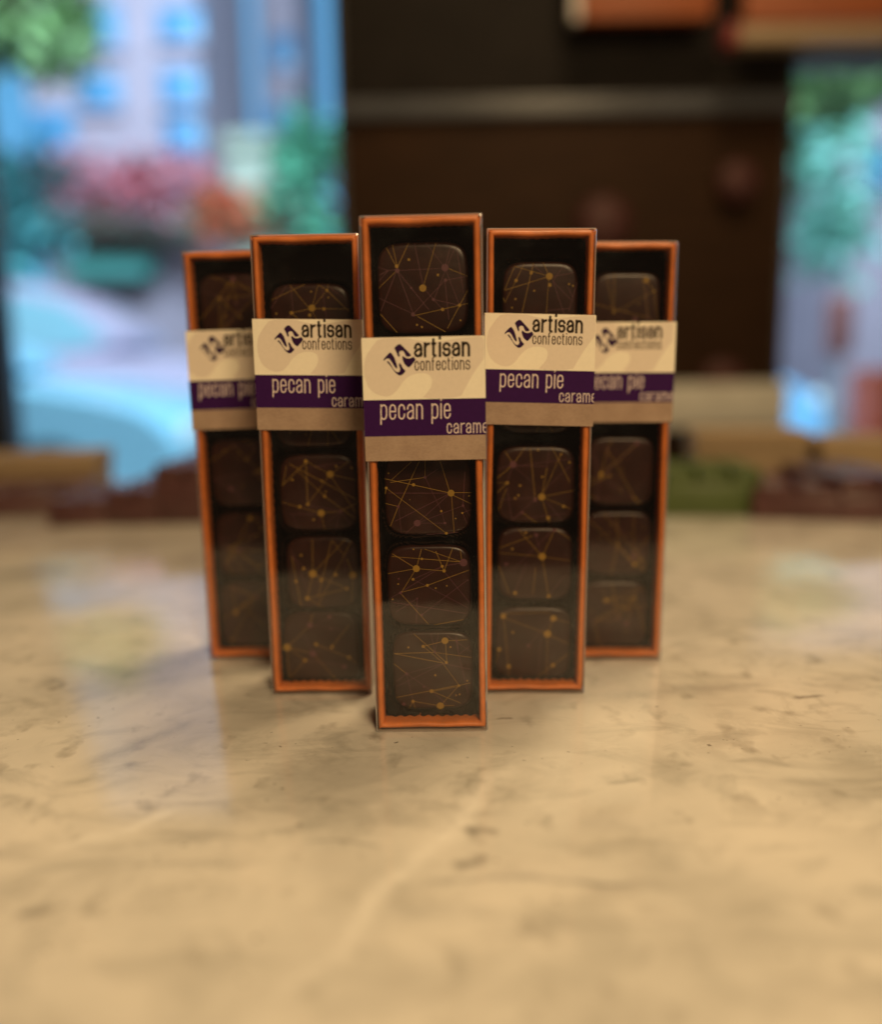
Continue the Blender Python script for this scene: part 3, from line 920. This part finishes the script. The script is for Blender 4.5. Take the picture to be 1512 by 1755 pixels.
def kraft_box(p0, rz, w, d, h, label):
    root = empty('kraft_box', Matrix.Translation((p0.x, p0.y, 0)) @ Matrix.Rotation(rz, 4, 'Z'))
    tag(root, label, 'cardboard box', 'kraft boxes at the back of the counter')
    link('base', box((0, d / 2, h * 0.34), (w, d, h * 0.68), 0, 0.0015), M_KRAFTBOX, root)
    link('lid', box((0, d / 2, h * 0.82), (w + 0.004, d + 0.004, h * 0.36 - 0.001), 0, 0.0015), M_KRAFTBOX, root)
    return root

GB = 'chocolate bars lying along the back of the counter'
slab('chocolate_bar', on_counter(20, 886), R(14), 0.13, 0.13, 0.024, M_BARK, 'reddish brown chocolate bar at the left edge, slanting in front of a tan box', 'chocolate bar', GB)
slab('chocolate_bar', on_counter(132, 902), R(4), 0.048, 0.11, 0.022, M_BARK, 'small reddish brown chocolate bar between two larger ones on the left', 'chocolate bar', GB)
slab('chocolate_bar', on_counter(225, 900), R(-2), 0.047, 0.15, 0.030, M_BARK, 'reddish brown chocolate bar under the blue gap left of the far left box', 'chocolate bar', GB)
slab('chocolate_bar', on_counter(318, 898), R(-2), 0.055, 0.17, 0.050, M_BARK, 'tall reddish brown chocolate bar touching the far left orange box', 'chocolate bar', GB)
kraft_box(on_counter(40, 862), R(8), 0.14, 0.08, 0.047, 'tan kraft box behind the slanting bar at the left edge')
slab('green_packet', on_counter(1222, 886), R(-4), 0.085, 0.09, 0.040, M_GREEN, 'olive green packet lying right of the far right orange box', 'packet', None)
kraft_box(on_counter(1285, 845), R(-6), 0.105, 0.06, 0.062, 'tan kraft box behind the olive green packet')
slab('chocolate_bar', on_counter(1400, 893), R(-16), 0.10, 0.11, 0.028, M_BARK, 'reddish brown chocolate bar right of the olive green packet, slanting back', 'chocolate bar', GB)
slab('chocolate_bar', on_counter(1510, 893), R(3), 0.07, 0.12, 0.036, M_BARK, 'reddish brown chocolate bar cut by the right edge', 'chocolate bar', GB)
kraft_box(on_counter(1475, 838), R(4), 0.085, 0.06, 0.052, 'tan kraft box at the right edge behind a reddish bar')

# ------------------------------------------------------------------ the shop wall and its windows
WY = 1.80
M_DARK = mat('dark brown wood', (0.030, 0.0135, 0.0058), 0.7, 0.3, 8, 0.0, ior=1.25, stretch=(1, 1, 6))
M_DARKER = mat('near black brown wood', (0.018, 0.0148, 0.0135), 0.7, 0.2, 10, ior=1.25)
M_RAIL = mat('grey metal', (0.085, 0.09, 0.105), 0.35, 0.1, 20)
M_STONE = mat('pale beige stone', (0.62, 0.60, 0.53), 0.5, 0.1, 20)
def X(px, py): return at(px, py, WY).x
def Zz(px, py): return at(px, py, WY).z
wl, wr = X(592, 350), X(1346, 350)
ztop = 1.35
zr1, zr0 = Zz(960, 169), Zz(960, 202)
zl1, zl0 = Zz(1250, 655), Zz(1250, 729)
cxw = (wl + wr) / 2
wall = empty('wall_panel', (cxw, WY, 0))
tag(wall, 'dark brown wooden wall panel between the two shop windows', 'wall')
link('lower_panel', box((0, 0.04, (zr0 + zl1) / 2), (wr - wl, 0.08, zr0 - zl1), 0, 0.004), M_DARK, wall)
link('upper_panel', box((0, 0.045, (zr1 + ztop) / 2), (wr - wl, 0.08, ztop - zr1), 0, 0.004), M_DARKER, wall)
link('rail', box((0, 0.025, (zr0 + zr1) / 2), (wr - wl + 0.02, 0.09, zr1 - zr0), 0, 0.006), M_RAIL, wall)
link('ledge', box((0, 0.0, (zl0 + zl1) / 2), (wr - wl - 0.01, 0.16, zl1 - zl0), 0, 0.006), M_STONE, wall)
link('plinth', box((0, 0.04, (zl0 - 0.9) / 2), (wr - wl, 0.08, zl0 + 0.9), 0, 0.004), M_DARK, wall)

M_FRAME = mat('dark window frame', (0.03, 0.032, 0.036), 0.4)
def window(x0, x1, z0, z1, label):
    root = empty('shop_window', ((x0 + x1) / 2, WY, z0))
    tag(root, label, 'window', 'shop windows behind the counter')
    w, h, f = x1 - x0, z1 - z0, 0.014
    bm = bmesh.new()
    for cx, cz, sx, sz in ((-w / 2 + f / 2, h / 2, f, h), (w / 2 - f / 2, h / 2, f, h), (0, f / 2, w - 2 * f - 0.001, f), (0, h - f / 2, w - 2 * f - 0.001, f)):
        bx(bm, (cx, 0.05, cz), (sx, 0.07, sz), 0, 0, 0.003)
    link('frame', bm, M_FRAME, root)
    link('pane', box((0, 0.05, h / 2), (w - 2 * f + 0.01, 0.004, h - 2 * f + 0.01)), M_PANE, root, False)
    return root
xl = X(4, 700) - 0.014
zh = Zz(1430, 88)
window(xl, wl - 0.002, -0.55, ztop, 'tall shop window on the left looking out at parked cars')
window(wr + 0.002, wr + 0.75, -0.55, zh, 'shop window on the right looking out at green trees')
for nm, x0, x1, z0, z1, lab in (('wall', xl - 1.6, xl - 0.003, -0.9, ztop, 'dark wall beyond the left jamb of the left shop window'),
                                ('wall', wr + 0.003, wr + 2.2, zh + 0.002, ztop, 'dark wall strip above the right shop window'),
                                ('wall', wr + 0.755, wr + 2.2, -0.9, zh - 0.002, 'dark wall right of the right shop window'),
                                ('wall', xl, wl, -0.9, -0.552, 'dark wall under the left shop window'),
                                ('wall', wr + 0.002, wr + 0.75, -0.9, -0.552, 'dark wall under the right shop window'),
                                ('wall', xl - 1.6, wr + 2.2, ztop + 0.002, 2.6, 'dark wall head across the top of both shop windows')):
    o = link(nm, box(((x0 + x1) / 2, WY + 0.05, (z0 + z1) / 2), (x1 - x0, 0.09, z1 - z0)), M_DARKER, None, False)
    tag(o, lab, 'wall')

# hanging orange panels and the bar at the top right
M_ORSIGN = mat('orange board', (0.31, 0.085, 0.028), 0.55, 0.12, 15)
M_PALE = mat('pale tan board', (0.30, 0.21, 0.12), 0.5)
M_RED = mat('dull red paper', (0.22, 0.03, 0.03), 0.6)
M_WHITE = mat('white edge', (0.75, 0.72, 0.68), 0.5)
def panel_at(name, px0, px1, py0, py1, Y, th, m_, label, cat, group=None, edge=None, tilt=0.0):
    a, b = at(px0, py1, Y), at(px1, py1, Y)
    top = at((px0 + px1) / 2, py0, Y).z
    w, h = b.x - a.x, top - a.z
    root = empty(name, ((a.x + b.x) / 2, Y, a.z))
    tag(root, label, cat, group)
    root.rotation_euler = (0, tilt, 0)
    link('board', box((0, th / 2, h / 2), (w, th, h), 0, 0.003), m_, root)
    if edge:
        link('edge_strip', box((-w / 2 - 0.008, th / 2, h / 2), (0.015, th, h), 0, 0.002), edge, root)
    return root
panel_at('orange_panel', 996, 1222, -260, 34, 1.70, 0.03, M_ORSIGN, 'orange hanging panel with a white edge at the top of the dark wall', 'panel', 'orange panels at the top right', M_WHITE)
panel_at('orange_panel', 1276, 1640, -260, 38, 1.70, 0.03, M_ORSIGN, 'orange hanging panel above the pale bar in the top right corner', 'panel', 'orange panels at the top right')
barr = panel_at('pale_bar', 1268, 1640, 40, 74, 1.66, 0.05, M_PALE, 'pale tan bar with a red end under the right orange panel', 'bar', None, None)
for o in barr.children:
    w_ = o.dimensions.x
a0, a1 = at(1250, 74, 1.66), at(1268, 40, 1.66)
link('end_cap', box((-(at(1640, 74, 1.66).x - at(1268, 74, 1.66).x) / 2 - 0.012, 0.025, (a1.z - a0.z) / 2), (0.022, 0.054, a1.z - a0.z + 0.006), 0, 0.004), M_RED, barr)

# dull red reflections on the dark wall, modelled as solid flattened spheres
for px, py, rr, lab in ((1265, 312, 0.040, 'dull red reflection shaped as a blob high on the dark wall near the right window'),
                        (1035, 385, 0.055, 'dull red reflection shaped as a blob just above the right sharp chocolate box'),
                        (1238, 655, 0.045, 'dull red reflection shaped as a blob low on the dark wall above the stone ledge')):
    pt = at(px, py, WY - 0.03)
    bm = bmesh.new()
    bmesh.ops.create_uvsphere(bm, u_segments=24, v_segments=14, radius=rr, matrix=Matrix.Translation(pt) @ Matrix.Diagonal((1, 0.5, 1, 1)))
    o = link('reflection_blob', bm, mat('red reflection tint', (0.060, 0.016, 0.015), 0.6))
    tag(o, lab, 'reflection_blob', 'red reflections shaped as blobs on the dark wall')

# ------------------------------------------------------------------ the street outside
GZ = -0.90
M_PAVE = mat('pale pavement', (0.36, 0.34, 0.34), 0.8, 0.15, 3)
bm = bmesh.new()
bmesh.ops.create_grid(bm, x_segments=1, y_segments=1, size=1.0, matrix=Matrix.Translation((0, 31.9, GZ)) @ Matrix.Diagonal((40, 30, 1, 1)))
tag(link('pavement', bm, M_PAVE, None, False), 'pale grey pavement outside the shop windows', kind='structure')
bm = bmesh.new()
bmesh.ops.create_grid(bm, x_segments=1, y_segments=1, size=1.0, matrix=Matrix.Translation((0, 60, 15)) @ Matrix.Rotation(R(90), 4, 'X') @ Matrix.Diagonal((70, 40, 1, 1)))
tag(link('sky', bm, emission('daylight sky', (0.17, 0.55, 1.0), 1.0), None, False), 'bright blue daylight sky beyond the street', kind='structure')

M_LAV = mat('lavender render', (0.43, 0.345, 0.42), 0.8, 0.08, 2)
M_PALEG = mat('pale green render', (0.42, 0.46, 0.38), 0.8, 0.08, 2)
M_BLUEG = mat('blue glass', (0.09, 0.28, 0.50), 0.3)
M_AWN = mat('red awning cloth', (0.62, 0.10, 0.09), 0.7, 0.15, 4)
M_TEAL = mat('teal awning cloth', (0.07, 0.30, 0.27), 0.7)
def building(px0, px1, Y, ztop_, wins, m_, label, group='buildings across the street', awn=(), band=None):
    a, b = at(px0, 300, Y).x, at(px1, 300, Y).x
    root = empty('building', ((a + b) / 2, Y, GZ))
    tag(root, label, 'building', group)
    link('wall', box((0, 2, ztop_ / 2), (b - a, 4, ztop_), 0, 0.02), m_, root, False)
    link('roof', box((0, 2, ztop_ + 0.15), (b - a + 0.4, 4.4, 0.28), 0, 0.03), m_, root, False)
    for (qx0, qx1, qy0, qy1) in wins:
        p0, p1 = at(qx0, qy1, Y), at(qx1, qy0, Y)
        fr = link('window', box(((p0.x + p1.x) / 2 - (a + b) / 2, -0.03, (p0.z + p1.z) / 2 - GZ), (p1.x - p0.x, 0.10, p1.z - p0.z), 0, 0.02), M_BLUEG, root)
        link('sill', box(((p0.x + p1.x) / 2 - (a + b) / 2, -0.10, p0.z - GZ - 0.06), (p1.x - p0.x + 0.1, 0.2, 0.08), 0, 0.01), m_, fr)
    for (qx0, qx1, qy0, qy1, mm_) in awn:
        p0, p1 = at(qx0, qy1, Y - 0.4), at(qx1, qy0, Y - 0.4)
        w, h = p1.x - p0.x, p1.z - p0.z
        bm = bmesh.new()
        cx = (p0.x + p1.x) / 2 - (a + b) / 2
        vs = [bm.verts.new(v) for v in ((cx - w / 2, -0.05, p1.z - GZ), (cx + w / 2, -0.05, p1.z - GZ), (cx + w / 2, -0.8, p0.z - GZ + 0.2), (cx - w / 2, -0.8, p0.z - GZ + 0.2),
              (cx - w / 2, -0.8, p0.z - GZ), (cx + w / 2, -0.8, p0.z - GZ), (cx - w / 2, -0.05, p0.z - GZ), (cx + w / 2, -0.05, p0.z - GZ))]
        for f in ((0, 1, 2, 3), (3, 2, 5, 4), (4, 5, 7, 6), (0, 3, 4, 6), (1, 7, 5, 2), (0, 6, 7, 1)):
            bm.faces.new([vs[i] for i in f])
        link('awning', bm, mm_, root, False)
    if band:
        p0, p1 = at(px0, band[1], Y), at(px1, band[0], Y)
        link('shopfront', box((0, -0.06, (p0.z + p1.z) / 2 - GZ), (b - a - 0.1, 0.16, p1.z - p0.z), 0, 0.02), M_PALEG, root, False)
    return root
building(60, 352, 15, 12, [(140, 205, 10, 85), (140, 205, 130, 190), (275, 345, 15, 75), (280, 345, 120, 185), (285, 345, 205, 265), (60, 125, 190, 275)], M_LAV,
         'lavender building with blue windows and red awnings seen through the left window', awn=[(95, 160, 285, 330, M_AWN), (240, 300, 290, 335, M_AWN), (130, 260, 425, 480, M_TEAL)], band=(345, 425))
building(352, 470, 16.5, 4.8, [], M_PALEG, 'low pale building with an orange awning left of the dark wall', awn=[(385, 440, 345, 395, mat('orange awning cloth', (0.65, 0.15, 0.06), 0.7))])
building(452, 520, 22, 16, [(465, 505, 60, 120), (465, 505, 180, 240)], M_LAV, 'slim lavender tower right of the blue sky gap')
building(1450, 1640, 15, 12, [(1480, 1530, 100, 170), (1480, 1530, 250, 330)], M_LAV, 'pale lavender building at the right edge of the right window')

def leaf_mat(name, col):
    return mat(name, col, 0.6, 0.35, 3)
M_BARKW = mat('tree bark', (0.09, 0.065, 0.045), 0.9)
def tree(px, py, Y, rx, rz, col, label, seed, n=1500, off=0.0):
    rg = random.Random(seed)
    ctr = at(px, py, Y)
    root = empty('tree', (ctr.x, Y, GZ))
    tag(root, label, 'tree', 'trees outside the shop windows')
    bm = bmesh.new()
    hz = ctr.z - GZ
    tube(bm, (off, 0, 0), (off, 0, hz * 0.72), 0.11, 10, 0.07)
    tube(bm, (off, 0, hz * 0.7), (0, 0, hz), 0.06, 8, 0.03)
    for k in range(5):
        an = k * 1.3
        tube(bm, (off, 0, hz * 0.7), (math.cos(an) * rx * 0.6, math.sin(an) * rx * 0.6, hz + rz * 0.3), 0.05, 7, 0.015)
    link('trunk', bm, M_BARKW, root)
    bm = bmesh.new()
    cl = [(rg.uniform(-1, 1) * rx, rg.uniform(-1, 1) * rx, hz + rg.uniform(-1, 1) * rz) for _ in range(20)]
    for _ in range(n):
        c0 = rg.choice(cl)
        pos = Vector(c0) + Vector((rg.gauss(0, rx * 0.22), rg.gauss(0, rx * 0.22), rg.gauss(0, rz * 0.22)))
        s = rg.uniform(0.06, 0.13)
        q = Matrix.Translation(pos) @ Matrix.Rotation(rg.uniform(0, 6.28), 4, Vector((rg.gauss(0, 1), rg.gauss(0, 1), rg.gauss(0, 1))).normalized())
        vs = [bm.verts.new(q @ Vector(v)) for v in ((-s, 0, 0), (0, -s * .5, 0), (s, 0, 0), (0, s * .5, 0))]
        bm.faces.new(vs).material_index = rg.choice((0, 0, 1, 2))
    link('crown', bm, [leaf_mat('leaves ' + label[:18], col), leaf_mat('dark leaves ' + label[:18], tuple(c * 0.6 for c in col)),
                       leaf_mat('young leaves ' + label[:18], tuple(min(1, c * 1.9 + 0.02) for c in col))], root, False)
tree(40, -10, 9.0, 0.55, 0.55, (0.15, 0.26, 0.09), 'yellow green tree in the top left corner of the left window', 1, 1700, -1.2)
tree(530, 310, 12, 0.5, 0.75, (0.05, 0.22, 0.13), 'teal green tree beside the dark wall, seen through the left window', 2, 1500, 0.9)
tree(-10, 400, 10, 0.55, 0.7, (0.07, 0.29, 0.30), 'dark teal tree at the left edge of the left window', 3, 1500, -0.9)
tree(1400, 130, 8, 0.45, 0.4, (0.24, 0.48, 0.18), 'yellow green tree at the top of the right window', 4, 1500, -1.0)
tree(1400, 300, 10, 0.5, 0.85, (0.22, 0.55, 0.43), 'mint green tree beside the dark wall in the right window', 5, 1700, -1.1)

def flower_bush(px, py, Y, rx, rz, cols, label, seed, n=700):
    rg = random.Random(seed)
    ctr = at(px, py, Y)
    root = empty('flower_basket', (ctr.x, Y, ctr.z))
    tag(root, label, 'flowers', 'flowers across the street')
    link('bracket', tube(bmesh.new(), (0, 0, -rz), (0, 1.2, -rz), 0.03, 8), M_FRAME, root)
    bm = bmesh.new()
    for _ in range(n):
        pos = Vector((rg.gauss(0, rx * 0.5), rg.gauss(0, rx * 0.3), rg.gauss(0, rz * 0.5)))
        s = rg.uniform(0.05, 0.11)
        q = Matrix.Translation(pos) @ Matrix.Rotation(rg.uniform(0, 6.28), 4, Vector((rg.gauss(0, 1), rg.gauss(0, 1), rg.gauss(0, 1))).normalized())
        f = bm.faces.new([bm.verts.new(q @ Vector(v)) for v in ((-s, 0, 0), (-s * .4, -s * .6, 0), (s * .6, -s * .5, 0), (s, 0, 0), (s * .3, s * .6, 0))])
        f.material_index = rg.choice(range(len(cols)))
    link('blossoms', bm, [mat('petal %d%d' % (seed, i), c, 0.6) for i, c in enumerate(cols)], root, False)
    return root
RP = ((0.72, 0.10, 0.12), (0.75, 0.30, 0.34), (0.55, 0.36, 0.46), (0.60, 0.25, 0.32))
OR = ((0.80, 0.16, 0.06), (0.80, 0.30, 0.18), (0.7, 0.12, 0.06), (0.20, 0.28, 0.14))
flower_bush(120, 312, 13.5, 0.48, 0.34, RP, 'leftmost pink red hanging flowers on the lavender building', 21)
flower_bush(215, 318, 13.5, 0.46, 0.38, RP, 'pink red hanging flowers in the middle of the lavender building', 22)
flower_bush(300, 310, 13.5, 0.46, 0.36, RP, 'pink red hanging flowers at the right end of the lavender building', 23)
flower_bush(370, 362, 13.5, 0.34, 0.34, OR, 'orange red flowers just above the left sharp chocolate box', 24)
flower_bush(452, 370, 13.5, 0.34, 0.30, OR, 'orange red flowers beside the teal green tree', 25)

def car(p, rz, m_, label, L=4.1, W=1.75, H=1.45, hood=0.95):
    root = empty('parked_car', Matrix.Translation((p[0], p[1], GZ)) @ Matrix.Rotation(rz, 4, 'Z'))
    tag(root, label, 'car', 'cars parked outside the shop windows')
    def prof(pts, y0, y1, inset=0.0):
        bm = bmesh.new()
        loops = []
        for y, k in ((y0, 0.06), (y0 + 0.08, 0.0), (y1 - 0.08, 0.0), (y1, 0.06)):
            cx = sum(q[0] for q in pts) / len(pts); cz = sum(q[1] for q in pts) / len(pts)
            loops.append([Vector((cx + (x - cx) * (1 - k * 0.3), y, cz + (z - cz) * (1 - k))) for x, z in pts])
        loft(bm, loops, True, True)
        return bm
    h = L / 2
    low = smooth_poly([(-h, 0.3), (-h + 0.05, hood * 0.95), (-h + 0.5, hood + 0.02), (h - 1.15, hood + 0.03), (h - 0.25, hood * 0.86), (h, hood * 0.6), (h - 0.02, 0.3), (h - 0.3, 0.2), (-h + 0.3, 0.2)], 2)
    link('body', prof(low, -W / 2, W / 2), m_, root)
    cab = smooth_poly([(-h + 0.25, hood), (-h + 0.65, H - 0.03), (-h + 1.3, H), (h - 2.0, H - 0.02), (h - 1.1, hood)], 2)
    link('cabin', prof(cab, -W / 2 + 0.12, W / 2 - 0.12), m_, root)
    gm = mat('car window glass', (0.22, 0.40, 0.47), 0.2)
    win = smooth_poly([(-h + 0.5, hood + 0.06), (-h + 0.8, H - 0.12), (h - 2.05, H - 0.12), (h - 1.35, hood + 0.06)], 1)
    for s in (-1, 1):
        bm = bmesh.new()
        y = s * (W / 2 - 0.115)
        loft(bm, [[Vector((x, y, z)) for x, z in win], [Vector((x, y + s * 0.01, z)) for x, z in win]], True, True)
        link('side_window', bm, gm, root)
    for x in (-h + 0.75, h - 0.8):
        for s in (-1, 1):
            bm = bmesh.new()
            tube(bm, (x, s * (W / 2 - 0.19), 0.31), (x, s * (W / 2 + 0.01), 0.31), 0.31, 24)
            wh = link('wheel', bm, mat('tyre rubber', (0.02, 0.02, 0.02), 0.8), root)
            bm = bmesh.new()
            tube(bm, (x, s * (W / 2), 0.31), (x, s * (W / 2 + 0.02), 0.31), 0.19, 16)
            link('rim', bm, mat('wheel alloy', (0.5, 0.5, 0.52), 0.35), wh)
    for s in (-1, 1):
        link('headlight', box((h - 0.04, s * (W / 2 - 0.28), hood * 0.68), (0.08, 0.34, 0.14), 0, 0.02), mat('headlight lens', (0.8, 0.85, 0.85), 0.2), root)
    return root
px_ = at(330, 700, 5.2).x
car((px_ - 2.05, 5.9), R(0), mat('sky blue car paint', (0.26, 0.52, 0.66), 0.25, coat=0.3), 'sky blue parked car nearest the left window')
px_ = at(420, 700, 9.0).x
car((px_ - 2.05, 9.8), R(0), mat('lavender white car paint', (0.46, 0.38, 0.50), 0.3, coat=0.3), 'lavender white parked van farther off behind the sky blue car', 4.4, 1.8, 1.9, 1.15)
px_ = at(1432, 600, 7.0).x
car((px_ - 2.05, 7.9), R(0), mat('ice blue car paint', (0.22, 0.50, 0.78), 0.25, coat=0.3), 'ice blue parked car seen through the right window', 4.1, 1.75, 1.55, 1.0)

pz = at(1442, 505, 5.0)
post = empty('street_post', (pz.x, 5.0, GZ))
tag(post, 'dark red box on a slim pale pole standing outside the right window', 'post')
link('pole', tube(bmesh.new(), (0, 0, 0), (0, 0, pz.z - GZ - 0.34), 0.022, 14), mat('pale blue grey paint', (0.42, 0.46, 0.52), 0.5), post)
link('box', box((0, 0, pz.z - GZ - 0.17), (0.13, 0.12, 0.33), 0, 0.03, 3), mat('dark red paint', (0.30, 0.11, 0.10), 0.5), post)
a, b_ = at(1475, 702, 4.0), at(1600, 632, 4.0)
bar = empty('street_planter', ((a.x + b_.x) / 2, 4.0, GZ))
tag(bar, 'orange red planter tub outside at the right edge', 'planter')
bm = bmesh.new()
w = b_.x - a.x
hh = b_.z - GZ
loft(bm, [rrect(-w / 2 * k, w / 2 * k, -0.15 * k, 0.15 * k, 0.03, zz, 3) for k, zz in ((0.9, 0), (1.0, hh), (0.92, hh), (0.9, hh - 0.06))], True, True)
for v in bm.verts:
    v.co = Vector((v.co.x, v.co.z, v.co.y))
link('tub', bm, mat('orange red paint', (0.60, 0.11, 0.05), 0.5), bar)
link('soil', box((0, 0, hh - 0.05), (w * 0.85, 0.24, 0.03)), M_BARKW, bar)
